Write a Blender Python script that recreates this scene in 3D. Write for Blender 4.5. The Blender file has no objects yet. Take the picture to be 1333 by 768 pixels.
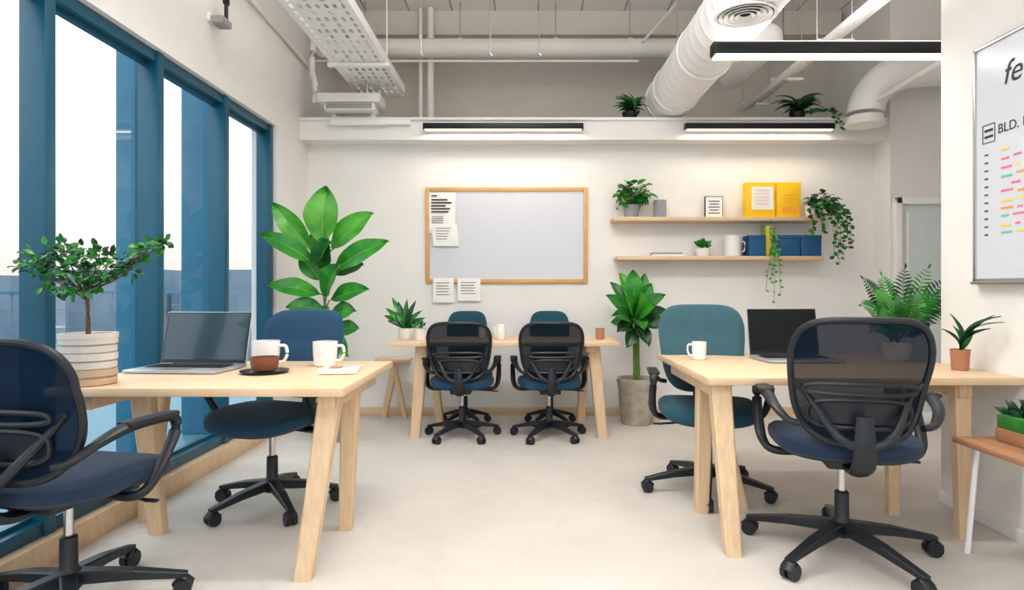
import bpy, bmesh, math, random
from mathutils import Vector, Matrix
random.seed(7)
sc = bpy.context.scene
V = Vector
F, H, CX, CY = 800.0, 1.13, 682.0, 377.0

def at(px, py, Y):
    """measured photo point standing at real depth Y (metres) -> world"""
    return V(((px-CX)*Y/F, Y, H-(py-CY)*Y/F))

# ------------------------------------------------------------------ materials
def lin(c):
    r = []
    for v in c:
        v = v/255.0
        r.append(v/12.92 if v <= .04045 else ((v+.055)/1.055)**2.4)
    return (*r, 1.0)

def mat(name, c, rough=.5, metal=0., var=0., vscale=8., bump=0., bscale=200., stretch=(1, 1, 1), c2=None, emit=0., ecol=None, spec=.5, sheen=0., coat=0.):
    m = bpy.data.materials.new(name); m.use_nodes = True
    nt = m.node_tree; bs = nt.nodes['Principled BSDF']
    bs.inputs['Roughness'].default_value = rough
    bs.inputs['Metallic'].default_value = metal
    bs.inputs['Specular IOR Level'].default_value = spec
    bs.inputs['Sheen Weight'].default_value = sheen
    bs.inputs['Coat Weight'].default_value = coat
    col = lin(c)
    bs.inputs['Base Color'].default_value = col
    tc = nt.nodes.new('ShaderNodeTexCoord'); mp = nt.nodes.new('ShaderNodeMapping')
    mp.inputs['Scale'].default_value = stretch
    nt.links.new(tc.outputs['Object'], mp.inputs['Vector'])
    if var > 0 or c2:
        nz = nt.nodes.new('ShaderNodeTexNoise'); nz.inputs['Scale'].default_value = vscale
        nz.inputs['Detail'].default_value = 6
        nt.links.new(mp.outputs[0], nz.inputs['Vector'])
        rp = nt.nodes.new('ShaderNodeValToRGB')
        rp.color_ramp.elements[0].position = .3; rp.color_ramp.elements[1].position = .7
        if c2: a, b = lin(c), lin(c2)
        else:
            a = tuple(max(0, x*(1-var)) for x in col[:3])+(1,); b = tuple(min(1, x*(1+var)) for x in col[:3])+(1,)
        rp.color_ramp.elements[0].color = a; rp.color_ramp.elements[1].color = b
        nt.links.new(nz.outputs['Fac'], rp.inputs[0]); nt.links.new(rp.outputs[0], bs.inputs['Base Color'])
    if bump > 0:
        n2 = nt.nodes.new('ShaderNodeTexNoise'); n2.inputs['Scale'].default_value = bscale
        bp = nt.nodes.new('ShaderNodeBump'); bp.inputs['Strength'].default_value = bump; bp.inputs['Distance'].default_value = .01
        nt.links.new(mp.outputs[0], n2.inputs['Vector'])
        nt.links.new(n2.outputs['Fac'], bp.inputs['Height']); nt.links.new(bp.outputs[0], bs.inputs['Normal'])
    if emit > 0:
        bs.inputs['Emission Color'].default_value = lin(ecol or c); bs.inputs['Emission Strength'].default_value = emit
    return m

def see_through(name, c, fac, rough=.5):
    m = bpy.data.materials.new(name); m.use_nodes = True
    nt = m.node_tree; bs = nt.nodes['Principled BSDF']; out = nt.nodes['Material Output']
    bs.inputs['Base Color'].default_value = lin(c); bs.inputs['Roughness'].default_value = rough; bs.inputs['Specular IOR Level'].default_value = .12
    tr = nt.nodes.new('ShaderNodeBsdfTransparent'); mx = nt.nodes.new('ShaderNodeMixShader')
    mx.inputs[0].default_value = fac
    nt.links.new(bs.outputs[0], mx.inputs[1]); nt.links.new(tr.outputs[0], mx.inputs[2]); nt.links.new(mx.outputs[0], out.inputs[0])
    return m

M = {}
M['wall'] = mat('plaster_white', (240, 238, 235), .85, var=.02, vscale=3, bump=.05, bscale=60)
M['wallup'] = mat('plaster_greige', (218, 211, 201), .9, var=.03, vscale=2)
M['floor'] = mat('concrete_floor', (203, 196, 188), .6, var=.05, vscale=2.2, bump=.06, bscale=40)
M['wood'] = mat('light_wood', (214, 182, 144), .45, c2=(228, 200, 166), vscale=3, stretch=(1.2, 14, 5))
M['woodleg'] = mat('light_wood_leg', (206, 174, 136), .5, c2=(222, 194, 158), vscale=4, stretch=(12, 12, 1.2))
M['woodframe'] = mat('oak_frame', (212, 164, 98), .5, var=.08, vscale=10)
M['walnut'] = mat('brown_wood', (146, 100, 70), .5, c2=(174, 126, 92), vscale=3, stretch=(12, 1.5, 5))
M['teal'] = mat('teal_aluminium', (10, 80, 104), .35, metal=.1, var=.03)
M['tealout'] = mat('exterior_panel_blue', (42, 112, 144), .5, var=.04)
M['black'] = mat('black_plastic', (14, 20, 28), .45, var=.05)
M['blackm'] = mat('black_metal', (18, 20, 22), .4, metal=.3)
M['chrome'] = mat('chrome', (200, 200, 200), .2, metal=1)
M['navy'] = mat('navy_fabric', (6, 36, 62), .85, var=.12, vscale=60, bump=.3, bscale=500, sheen=.08)
M['blue'] = mat('petrol_fabric', (6, 60, 90), .85, var=.1, vscale=60, bump=.3, bscale=500, sheen=.08)
M['tealfab'] = mat('teal_grey_fabric', (48, 88, 98), .85, var=.1, vscale=60, bump=.3, bscale=500, sheen=.08)
M['tealfab2'] = mat('teal_seat_fabric', (6, 70, 88), .85, var=.1, vscale=60, bump=.3, bscale=500, sheen=.08)
M['mesh'] = see_through('mesh_fabric_navy', (6, 27, 50), .03, .85)
M['meshf'] = see_through('mesh_fabric_dark', (8, 26, 42), .09, .85)
M['meshb'] = see_through('mesh_fabric_black', (10, 22, 34), .08, .85)
M['white'] = mat('white_paint', (242, 242, 242), .45, var=.015)
M['duct'] = mat('duct_paint', (240, 239, 238), .45, var=.03, vscale=4)
M['pipe'] = mat('pipe_paint', (234, 231, 225), .5, var=.03, vscale=4)
M['ceram'] = mat('white_ceramic', (240, 238, 234), .2, var=.01)
M['coffee'] = mat('coffee', (60, 34, 20), .2)
M['browncup'] = mat('brown_ceramic', (122, 70, 44), .4, var=.05)
M['board'] = mat('whiteboard_surface', (212, 216, 225), .25, var=.01)
M['paper'] = mat('paper', (246, 246, 244), .8, var=.01)
M['ink'] = mat('ink', (40, 42, 46), .6)
M['yellow'] = mat('yellow_card', (255, 200, 4), .5, var=.03)
M['bluebox'] = mat('blue_box', (8, 80, 126), .6, var=.05)
M['greenbook'] = mat('green_card', (170, 205, 60), .5)
M['pink'] = mat('pink_note', (235, 120, 150), .6); M['mint'] = mat('mint_note', (110, 205, 170), .6)
M['orange'] = mat('orange_note', (250, 165, 60), .6); M['yn'] = mat('yellow_note', (245, 220, 90), .6)
M['alu'] = mat('aluminium', (190, 192, 196), .3, metal=.9)
M['lapbody'] = mat('laptop_body', (196, 198, 204), .3, metal=.6)
M['scrL'] = mat('laptop_screen_grey', (38, 60, 72), .2, coat=.3)
M['scrR'] = mat('laptop_screen_black', (3, 4, 6), .3, spec=.3)
M['key'] = mat('keys', (22, 23, 26), .5)
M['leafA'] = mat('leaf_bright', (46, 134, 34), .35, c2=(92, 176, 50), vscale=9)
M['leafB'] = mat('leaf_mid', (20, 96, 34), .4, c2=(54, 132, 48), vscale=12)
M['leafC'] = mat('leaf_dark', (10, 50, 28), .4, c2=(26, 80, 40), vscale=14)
M['leafD'] = mat('leaf_fresh', (22, 114, 34), .3, c2=(62, 154, 42), vscale=10)
M['rib'] = mat('leaf_midrib', (126, 180, 84), .5, var=.05)
M['stem'] = mat('stem_green', (86, 120, 50), .6, var=.1)
M['bark'] = mat('bark', (104, 82, 58), .9, var=.2, vscale=40, bump=.4, bscale=80)
M['soil'] = mat('soil', (52, 38, 28), .95, var=.3, vscale=60, bump=.6, bscale=80)
M['concrete'] = mat('pot_concrete', (186, 175, 162), .85, c2=(156, 145, 132), vscale=14, bump=.3, bscale=40)
M['greypot'] = mat('pot_grey', (150, 152, 154), .7, var=.06)
M['terra'] = mat('pot_terracotta', (176, 122, 92), .8, var=.08)
M['slat'] = mat('pot_whitewash', (206, 198, 190), .7, var=.06, vscale=10)
M['slatw'] = mat('pot_pale_wood', (190, 160, 130), .7, var=.08, vscale=10)
M['lamp'] = mat('lamp_diffuser', (255, 250, 240), .5, emit=5, ecol=(255, 248, 236))
M['lampw'] = mat('lamp_diffuser_warm', (255, 240, 215), .5, emit=1.5, ecol=(255, 234, 206))
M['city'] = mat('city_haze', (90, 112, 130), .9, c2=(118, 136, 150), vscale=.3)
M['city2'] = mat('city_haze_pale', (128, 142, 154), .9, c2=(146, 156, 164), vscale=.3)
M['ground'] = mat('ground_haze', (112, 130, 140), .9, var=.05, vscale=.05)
M['balc'] = mat('balcony_floor', (70, 120, 138), .5, var=.05)
M['frost'] = mat('frosted_glass', (214, 226, 228), .15, var=.02)
mc = mat('ceiling_planks', (236, 232, 225), .8); nt = mc.node_tree
tc = nt.nodes.new('ShaderNodeTexCoord'); bk = nt.nodes.new('ShaderNodeTexBrick')
bk.offset = 0; bk.inputs['Color1'].default_value = lin((242, 239, 234)); bk.inputs['Color2'].default_value = lin((237, 233, 227))
bk.inputs['Mortar'].default_value = lin((180, 175, 168)); bk.inputs['Scale'].default_value = 1; bk.inputs['Mortar Size'].default_value = .010
bk.inputs['Brick Width'].default_value = .42; bk.inputs['Row Height'].default_value = 3
nt.links.new(tc.outputs['Object'], bk.inputs['Vector']); nt.links.new(bk.outputs['Color'], nt.nodes['Principled BSDF'].inputs['Base Color'])
M['ceil'] = mc
nt = M['floor'].node_tree; bs = nt.nodes['Principled BSDF']
src = bs.inputs['Base Color'].links[0].from_socket
tc = nt.nodes.new('ShaderNodeTexCoord')
nz = nt.nodes.new('ShaderNodeTexNoise'); nz.inputs['Scale'].default_value = 1.8; nz.inputs['Detail'].default_value = 8; nz.inputs['Distortion'].default_value = .5
nt.links.new(tc.outputs['Object'], nz.inputs['Vector'])
rp = nt.nodes.new('ShaderNodeValToRGB'); e = rp.color_ramp.elements
e[0].position = .475; e[0].color = (1, 1, 1, 1); e[1].position = .525; e[1].color = (1, 1, 1, 1)
k = e.new(.5); k.color = (.96, .955, .95, 1)
nt.links.new(nz.outputs['Fac'], rp.inputs[0])
mx = nt.nodes.new('ShaderNodeMix'); mx.data_type = 'RGBA'; mx.blend_type = 'MULTIPLY'; mx.inputs[0].default_value = 1
nt.links.new(src, mx.inputs[6]); nt.links.new(rp.outputs[0], mx.inputs[7]); nt.links.new(mx.outputs[2], bs.inputs['Base Color'])
g = bpy.data.materials.new('window_glass'); g.use_nodes = True; nt = g.node_tree
nt.nodes.remove(nt.nodes['Principled BSDF'])
tr = nt.nodes.new('ShaderNodeBsdfTransparent'); tr.inputs[0].default_value = (.96, .99, 1, 1)
gl = nt.nodes.new('ShaderNodeBsdfGlossy'); gl.inputs['Roughness'].default_value = .02
mx = nt.nodes.new('ShaderNodeMixShader'); mx.inputs[0].default_value = .05
nt.links.new(tr.outputs[0], mx.inputs[1]); nt.links.new(gl.outputs[0], mx.inputs[2])
nt.links.new(mx.outputs[0], nt.nodes['Material Output'].inputs[0]); M['glass'] = g

# ------------------------------------------------------------------ mesh builder
def catmull(pts, sub):
    if sub <= 1 or len(pts) < 3: return [V(p) for p in pts]
    P = [V(p) for p in pts]; P = [P[0]*2-P[1]]+P+[P[-1]*2-P[-2]]; out = []
    for i in range(1, len(P)-2):
        for j in range(sub):
            t = j/sub; a, b, c, d = P[i-1], P[i], P[i+1], P[i+2]
            out.append(.5*((2*b)+(c-a)*t+(2*a-5*b+4*c-d)*t*t+(3*b-a-3*c+d)*t**3))
    out.append(P[-2]); return out

class B:
    def __init__(s): s.v = []; s.f = []; s.mi = []; s.mats = []
    def m(s, k):
        if k not in s.mats: s.mats.append(k)
        return s.mats.index(k)
    def add(s, vs, fs, k, X=None):
        o = len(s.v)
        s.v += [tuple(X @ V(p)) if X else tuple(p) for p in vs]
        i = s.m(k)
        for f in fs: s.f.append([o+a for a in f]); s.mi.append(i)
    def box(s, c, d, k, bev=0, R=None, seg=2):
        bm = bmesh.new(); bmesh.ops.create_cube(bm, size=1)
        for v in bm.verts: v.co = V((v.co.x*d[0], v.co.y*d[1], v.co.z*d[2]))
        if bev > 0: bmesh.ops.bevel(bm, geom=list(bm.edges), offset=bev, segments=seg, affect='EDGES', profile=.5)
        bm.verts.index_update()
        X = Matrix.Translation(V(c))
        if R: X = X @ R
        s.add([v.co.copy() for v in bm.verts], [[v.index for v in f.verts] for f in bm.faces], k, X); bm.free()
    def span(s, a, b, k, bev=0):
        s.box([(a[i]+b[i])/2 for i in range(3)], [abs(b[i]-a[i]) for i in range(3)], k, bev)
    def beam(s, p0, p1, w0, d0, w1, d1, k, ref=(0, 1, 0), flat=False):
        """tapered bar; w measured across, d along ref; flat -> horizontal end cuts"""
        p0, p1 = V(p0), V(p1); a = (p1-p0).normalized(); r = V(ref)
        r = (r-a*r.dot(a)).normalized(); q = a.cross(r)
        if flat: q = V((1, 0, 0)); r = V((0, 1, 0))
        vs = []
        for p, w, d in ((p0, w0, d0), (p1, w1, d1)):
            c = min(w, d)*.12
            for sx, sy in ((-1, -1), (1, -1), (1, 1), (-1, 1)):
                for e in ((0, c), (c, 0)) if sx*sy > 0 else ((c, 0), (0, c)):
                    vs.append(p+q*sx*(w/2-e[0])+r*sy*(d/2-e[1]))
        fs = [[7-i for i in range(8)], [8+i for i in range(8)]]+[[i, (i+1) % 8, 8+(i+1) % 8, 8+i] for i in range(8)]
        s.add(vs, fs, k)
    def tube(s, pts, r, k, n=8, sub=5, flat=1., closed=False, ref=(0, 0, 1), cap=True):
        P = catmull(pts, sub) if not closed else [V(p) for p in pts]
        N = len(P); vs = []
        rr = r if isinstance(r, (list, tuple)) else [r]
        for i in range(N):
            if closed: t = (P[(i+1) % N]-P[i-1]).normalized()
            else: t = (P[min(i+1, N-1)]-P[max(i-1, 0)]).normalized()
            q = V(ref)-t*t.dot(V(ref))
            if q.length < .05: q = V((1, .3, 0))-t*t.dot(V((1, .3, 0)))
            q.normalize(); w = t.cross(q)
            x = i/max(1, N-1)*(len(rr)-1); j = min(int(x), len(rr)-2) if len(rr) > 1 else 0
            ra = rr[0] if len(rr) == 1 else rr[j]*(1-(x-j))+rr[j+1]*(x-j)
            for m in range(n):
                an = 2*math.pi*m/n
                vs.append(P[i]+q*math.cos(an)*ra+w*math.sin(an)*ra*flat)
        fs = []
        for i in range(N if closed else N-1):
            for m in range(n):
                fs.append([i*n+m, i*n+(m+1) % n, ((i+1) % N)*n+(m+1) % n, ((i+1) % N)*n+m])
        if not closed and cap: fs += [list(range(n))[::-1], [(N-1)*n+m for m in range(n)]]
        s.add(vs, fs, k)
    def cyl(s, p0, p1, r, k, r1=None, n=20):
        s.tube([p0, p1], [r, r if r1 is None else r1], k, n=n, sub=1)
    def lathe(s, prof, c, k, n=32, X=None):
        c = V(c); vs = []
        for r, z in prof:
            for m in range(n):
                a = 2*math.pi*m/n; p = V((r*math.cos(a), r*math.sin(a), z))
                vs.append(c+(X @ p if X else p))
        fs = [[i*n+m, i*n+(m+1) % n, (i+1)*n+(m+1) % n, (i+1)*n+m] for i in range(len(prof)-1) for m in range(n)]
        s.add(vs, fs, k)
    def sring(s, prof, c, a, b, k, n=40, e=3.2, warp=None):
        c = V(c); vs = []
        for q, z in prof:
            for m in range(n):
                t = 2*math.pi*m/n; ct, st = math.cos(t), math.sin(t)
                x = math.copysign(abs(ct)**(2/e), ct)*a*q; y = math.copysign(abs(st)**(2/e), st)*b*q
                p = V((x, y, z))
                if warp: p = warp(p)
                vs.append(c+p)
        fs = [[i*n+m, i*n+(m+1) % n, (i+1)*n+(m+1) % n, (i+1)*n+m] for i in range(len(prof)-1) for m in range(n)]
        s.add(vs, fs, k)
    def grid(s, fn, nu, nv, k):
        vs = [fn(i/nu, j/nv) for i in range(nu+1) for j in range(nv+1)]
        w = nv+1
        s.add(vs, [[i*w+j, i*w+j+1, (i+1)*w+j+1, (i+1)*w+j] for i in range(nu) for j in range(nv)], k)
    def leaf(s, p0, p1, w, k, n=(0, -1, .4), sag=.08, fold=.12, shape=.85, nu=8, wav=0.):
        p0, p1 = V(p0), V(p1); ax = p1-p0; L = ax.length; a = ax.normalized(); n = V(n)
        nr = n-a*n.dot(a)
        if nr.length < .05: nr = V((1, 0, .2))-a*a.dot(V((1, 0, .2)))
        nr.normalize(); sd = a.cross(nr); ph = random.random()*6
        def fn(u, v):
            hw = w/2*max(.01, math.sin(math.pi*min(1, u**shape)))**.75
            x = v*2-1
            return p0+ax*u+nr*(sag*L*math.sin(math.pi*u))+sd*hw*x+nr*(fold*w*abs(x)+wav*w*math.sin(u*14+ph)*abs(x))
        s.grid(fn, nu, 4, k)
        if nu >= 10:
            s.tube([fn(i/10, .5) for i in range(10)], [w*.022, w*.006], 'rib', n=5, sub=1)
    def done(s, name, origin=None, loc=None, rz=0., sc_=1., sharp=35, parent=None):
        me = bpy.data.meshes.new(name)
        o = V(origin) if origin is not None else V((0, 0, 0))
        me.from_pydata([tuple(V(p)-o) for p in s.v], [], s.f)
        for k in s.mats: me.materials.append(M[k])
        me.polygons.foreach_set('material_index', s.mi)
        bm = bmesh.new(); bm.from_mesh(me)
        bmesh.ops.remove_doubles(bm, verts=bm.verts, dist=2e-6)
        bmesh.ops.dissolve_degenerate(bm, edges=bm.edges, dist=1e-7)
        bmesh.ops.recalc_face_normals(bm, faces=bm.faces)
        bm.to_mesh(me); bm.free()
        me.polygons.foreach_set('use_smooth', [True]*len(me.polygons))
        me.set_sharp_from_angle(angle=math.radians(sharp))
        ob = bpy.data.objects.new(name, me); sc.collection.objects.link(ob)
        ob.location = V(loc) if loc is not None else o
        ob.rotation_euler = (0, 0, rz); ob.scale = (sc_,)*3
        if parent: ob.parent = parent; ob.location = ob.location-parent.location
        return ob

def simple_box(name, a, b, k, bev=0):
    x = B(); x.span(a, b, k, bev); return x.done(name, origin=[(a[i]+b[i])/2 for i in range(3)])

# ------------------------------------------------------------------ room shell
XL, XR, YB, ZC = -1.95, 2.22, 5.55, 3.85
simple_box('floor', (-2.2, -2.0, -.1), (5, 6.5, 0), 'floor')
simple_box('ceiling', (-2.2, -2.0, ZC), (5, 6.5, ZC+.1), 'ceil')
simple_box('wall_back', (XL, YB, 0), (3.16, 6.4, 2.605), 'wall')
simple_box('wall_back_upper', (-2.2, 6.38, 2.6), (5, 6.5, ZC), 'wallup')
b = B(); b.span((XL, 5.35, 2.435), (3.16, YB, 2.6), 'wall'); b.span((XL, 5.325, 2.6), (3.16, 5.8, 2.625), 'white', .004)
b.done('trim_ledge', origin=(0.6, 5.45, 2.5))
simple_box('wall_left_upper', (-2.15, -2.0, 2.42), (XL, 6.38, ZC), 'wall')
simple_box('wall_left', (-2.15, 4.85, 0), (XL, 6.38, 2.42), 'wall')
simple_box('wall_right', (XR, -2.0, 0), (4.2, 3.27, ZC), 'wall')
simple_box('wall_recess', (3.16, 5.3, 0), (4.3, 5.45, ZC), 'wall')
simple_box('wall_recess_side', (3.16, 5.45, 0), (3.3, 6.38, ZC), 'wall')
simple_box('wall_corridor', (4.2, 3.27, 0), (4.35, 5.3, ZC), 'wall')
simple_box('baseboard_left', (-2.15, -2.0, 0), (XL+.015, 4.85, .11), 'wood', .003)
simple_box('baseboard_back', (XL, 5.535, 0), (3.16, YB, .07), 'wood', .003)
simple_box('baseboard_right', (XR-.012, -2.0, 0), (XR, 3.27, .06), 'white', .003)
simple_box('ceiling_beam', (XL, 6.0, 3.62), (3.1, 6.15, ZC), 'wallup')
# windows
ys = [-1.35, -.57, .21, .99, 1.77, 2.565, 3.345, 4.09, 4.815]
b = B()
for i, y in enumerate(ys):
    b.span((-2.085, y-.03, .11), (-1.975, y+.03, 2.42), 'teal', .004)
b.span((-2.08, -2, 2.36), (-1.985, 4.85, 2.42), 'teal', .004)
b.span((-2.08, -2, .11), (-1.985, 4.85, .17), 'teal', .004)
for i in range(len(ys)-1):
    b.add([(-2.048, ys[i]+.03, .17), (-2.048, ys[i+1]-.03, .17), (-2.048, ys[i+1]-.03, 2.36), (-2.048, ys[i]+.03, 2.36)], [[0, 1, 2, 3]], 'glass')
    for z in (.17, 2.36-.02):
        b.span((-2.06, ys[i]+.03, z), (-2.03, ys[i+1]-.03, z+.02), 'teal')
b.done('window_1', origin=(-2.05, 2, .11))
b = B(); b.span((3.165, 5.22, 0), (3.22, 5.297, 1.92), 'white', .006); b.span((3.9, 5.22, 0), (3.96, 5.297, 1.92), 'white', .006)
b.span((3.165, 5.22, 1.86), (3.96, 5.297, 1.92), 'white', .006); b.span((3.165, 5.22, 0), (3.96, 5.297, .08), 'white', .006)
b.span((3.22, 5.265, .08), (3.9, 5.285, 1.86), 'frost'); b.span((3.27, 5.25, .12), (3.29, 5.262, 1.8), 'white')
b.cyl((3.3, 5.19, .85), (3.3, 5.19, 1.15), .01, 'alu'); b.cyl((3.3, 5.19, .87), (3.3, 5.27, .87), .007, 'alu'); b.cyl((3.3, 5.19, 1.13), (3.3, 5.27, 1.13), .007, 'alu')
b.done('door_1', origin=(3.56, 5.27, 0))

# exterior
simple_box('balcony_floor', (-4.2, -2, -.15), (-2.16, 9, 0), 'balc')
b = B(); b.span((-4.1, -2, 1.09), (-4.07, 9, 1.115), 'tealout')
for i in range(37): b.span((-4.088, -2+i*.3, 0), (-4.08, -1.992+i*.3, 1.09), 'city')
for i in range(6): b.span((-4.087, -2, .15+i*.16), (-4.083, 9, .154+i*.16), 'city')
b.done('balcony_railing', origin=(-4.08, 3.5, 0))
for (x0, x1, y0) in ((-2.66, -2.53, 4.0), (-2.68, -2.44, 4.8)):
    simple_box('exterior_column', (x0, y0, 0), (x1, y0+.12, 5), 'tealout', .01)
b = B(); random.seed(3)
for i in range(190):
    d = random.uniform(50, 190); a = random.uniform(-.2, 1.35); x = -d*math.cos(a); y = d*math.sin(a)+5
    w = random.uniform(4, 12); h = 22+random.uniform(-10, 5)+d*.02+(random.random() < .2)*random.uniform(3, 9)
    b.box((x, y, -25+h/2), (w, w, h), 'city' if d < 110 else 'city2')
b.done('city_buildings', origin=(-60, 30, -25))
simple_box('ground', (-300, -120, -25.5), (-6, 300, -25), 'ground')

# ------------------------------------------------------------------ office chair
def chair(loc, rz, s=1., style='mesh', fab='navy', seat='navy', mesh='mesh', off=18, arms=True, baseR=.30, top=1.0, bw=.255, name='office_chair', z0=.50):
    b = B()
    for k in range(5):
        a = math.radians(off+72*k); d = V((math.cos(a), math.sin(a), 0)); t = V((-d.y, d.x, 0))
        b.beam(d*.02+V((0, 0, .115)), d*(baseR*.55)+V((0, 0, .098)), .055, .045, .044, .034, 'black', ref=(0, 0, 1))
        b.beam(d*(baseR*.55)+V((0, 0, .098)), d*(baseR+.012)+V((0, 0, .068)), .044, .034, .03, .02, 'black', ref=(0, 0, 1))
        c = d*baseR
        b.cyl(c+V((0, 0, .03)), c+V((0, 0, .075)), .010, 'black', n=10)
        for sg in (-1, 1):
            b.cyl(c+t*sg*.006+V((0, 0, .029)), c+t*sg*.026+V((0, 0, .029)), .029, 'black', n=16)
        b.tube([c+d*(-.03)+V((0, 0, .04)), c+V((0, 0, .063)), c+d*.03+V((0, 0, .04))], .008, 'black', n=8, flat=3.)
    b.lathe([(0, .08), (.04, .08), (.045, .09), (.045, .125), (.034, .14), (.027, .15), (.026, .25), (.02, .255), (0, .255)], (0, 0, 0), 'black', n=20)
    b.cyl((0, 0, .25), (0, 0, .375), .0145, 'chrome', n=16)
    b.box((0, -.01, .392), (.17, .26, .045), 'black', .012)
    b.tube([(.06, .03, .385), (.2, .05, .375), (.26, .05, .37)], .006, 'black'); b.box((.27, .05, .37), (.05, .02, .01), 'black', .004)
    def wp(p):
        q = p.copy(); f = p.y/.25
        if f > 0: q.z -= .022*f*f
        q.z += .012*(p.x/.25)**2
        return q
    b.sring([(0, .492), (.5, .491), (.8, .489), (.92, .483), (.985, .468), (1, .45), (.985, .43), (.93, .42)], (0, 0.02, 0), .262, .25, seat, warp=wp)
    b.sring([(.94, .428), (.9, .412), (.6, .405), (0, .405)], (0, .02, 0), .262, .25, 'black', warp=wp)
    z1 = top; Hh = z1-z0
    def yb(x, t): return -.232-.085*t**1.5+.022*math.sin(math.pi*min(1, t*1.5))+.055*(x/bw)**2
    def outl(t):
        q = abs(2*t-1); ex = 4.6 if t > .5 else 3.4
        return bw*(1-q**ex)**(1/ex)*(.82+.18*min(1, t*1.35))*(1-.05*max(0, t-.6)/.4)
    nu = 30
    def tt(u): return .5-.5*math.cos(math.pi*u)
    if style == 'mesh':
        b.grid(lambda u, v: V(((2*v-1)*outl(tt(u)), yb((2*v-1)*outl(tt(u)), tt(u)), z0+Hh*tt(u))), nu, 16, mesh)
        def outline(inset, dy):
            L = []
            for i in range(61):
                t = tt(i/60); x = outl(t)*inset; tz = .5+(t-.5)*inset
                L.append(V((x, yb(x, tz)+dy, z0+Hh*tz)))
            return L+[V((-p.x, p.y, p.z)) for p in L[1:-1]][::-1]
        b.tube(outline(1, 0), .0125, 'black', n=8, closed=True, ref=(0, 1, 0))
        for (zc, hw, hh) in ((.11, .17, .05), (.20, .185, .02)):
            P = []
            for i in range(36):
                a = 2*math.pi*i/36; x = hw*math.copysign(abs(math.cos(a))**.6, math.cos(a)); t = (zc+hh*math.copysign(abs(math.sin(a))**.6, math.sin(a)))/Hh
                P.append(V((x, yb(x, t)-.022, z0+Hh*t)))
            b.tube(P, .009, 'black', n=6, closed=True, ref=(0, 1, 0))
        b.grid(lambda u, v: V(((2*v-1)*.165, yb((2*v-1)*.165, (.075+.075*u)/Hh)-.02, z0+.075+.075*u)), 4, 12, 'black')
        for sg in (-1, 1):
            b.tube([(sg*.02, -.285, .49), (sg*.09, -.29, .535), (sg*.17, yb(.17, .3)-.012, .66), (sg*min(.215, bw-.02), yb(.2, .4)-.004, .71)], [.02, .016, .012, .010], 'black', n=8)
    else:
        th = .026
        for sg, k in ((1, fab), (-1, fab)):
            def fn(u, v, sg=sg):
                t = tt(u); x = (2*v-1)*outl(t); e = 1-abs(2*v-1)**4
                ez = 1-abs(2*t-1)**8
                return V((x, yb(x, t)+sg*th*math.sqrt(max(0, e*ez)), z0+Hh*t))
            b.grid(fn, nu, 18, k)
        b.box((0, -.285, .60), (.12, .02, .2), 'black', .008)
    b.tube([(0, -.08, .392), (0, -.2, .385), (0, -.27, .42), (0, -.292, .50), (0, -.285, .60)], [.018, .018, .02, .02, .014], 'black', n=10, flat=2.0, ref=(0, 1, .6))
    if arms:
        for sg in (-1, 1):
            b.tube([(sg*.13, .0, .402), (sg*.25, .0, .40), (sg*.292, .03, .44), (sg*.30, .09, .53), (sg*.298, .13, .60), (sg*.295, .115, .638), (sg*.29, .03, .645), (sg*.288, -.08, .64), (sg*.275, -.17, .61), (sg*.24, -.225, .57), (sg*.2, -.24, .56)],
                   [.016, .016, .016, .015, .015, .017, .018, .018, .015, .013, .012], 'black', n=10, flat=1.35, ref=(0, .3, 1))
            b.box((sg*.292, .02, .652), (.06, .21, .018), 'black', .008)
    return b.done(name, loc=loc, rz=rz, sc_=s)

chair((-1.60, 2.16, 0), math.radians(-10), 1.05, fab='navy', seat='navy', off=30, baseR=.34, top=.93, bw=.268)
chair((-1.31, 3.20, 0), math.radians(163), 1.05, style='fab', fab='blue', seat='blue', off=0, top=.97, bw=.26)
chair((-.475, 4.72, 0), math.radians(0), .93, seat='blue', mesh='meshb', off=18, top=.955)
chair((.195, 4.72, 0), math.radians(2), .93, seat='blue', mesh='meshb', off=20, top=.955)
chair((1.03, 3.45, 0), math.radians(172), 1.03, style='fab', fab='tealfab', seat='tealfab2', off=10, top=1.01, bw=.25, baseR=.33)
chair((1.355, 2.62, 0), math.radians(-13), 1.08, fab='navy', seat='navy', mesh='meshf', off=12, baseR=.355, top=.94, bw=.237, z0=.49)
chair((-.50, 5.20, 0), math.radians(180), .9, style='fab', fab='tealfab2', seat='tealfab2', off=54, arms=False, baseR=.22, top=1.045, bw=.2)
chair((.225, 5.20, 0), math.radians(180), .9, style='fab', fab='tealfab2', seat='tealfab2', off=54, arms=False, baseR=.22, top=1.045, bw=.2)

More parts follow.
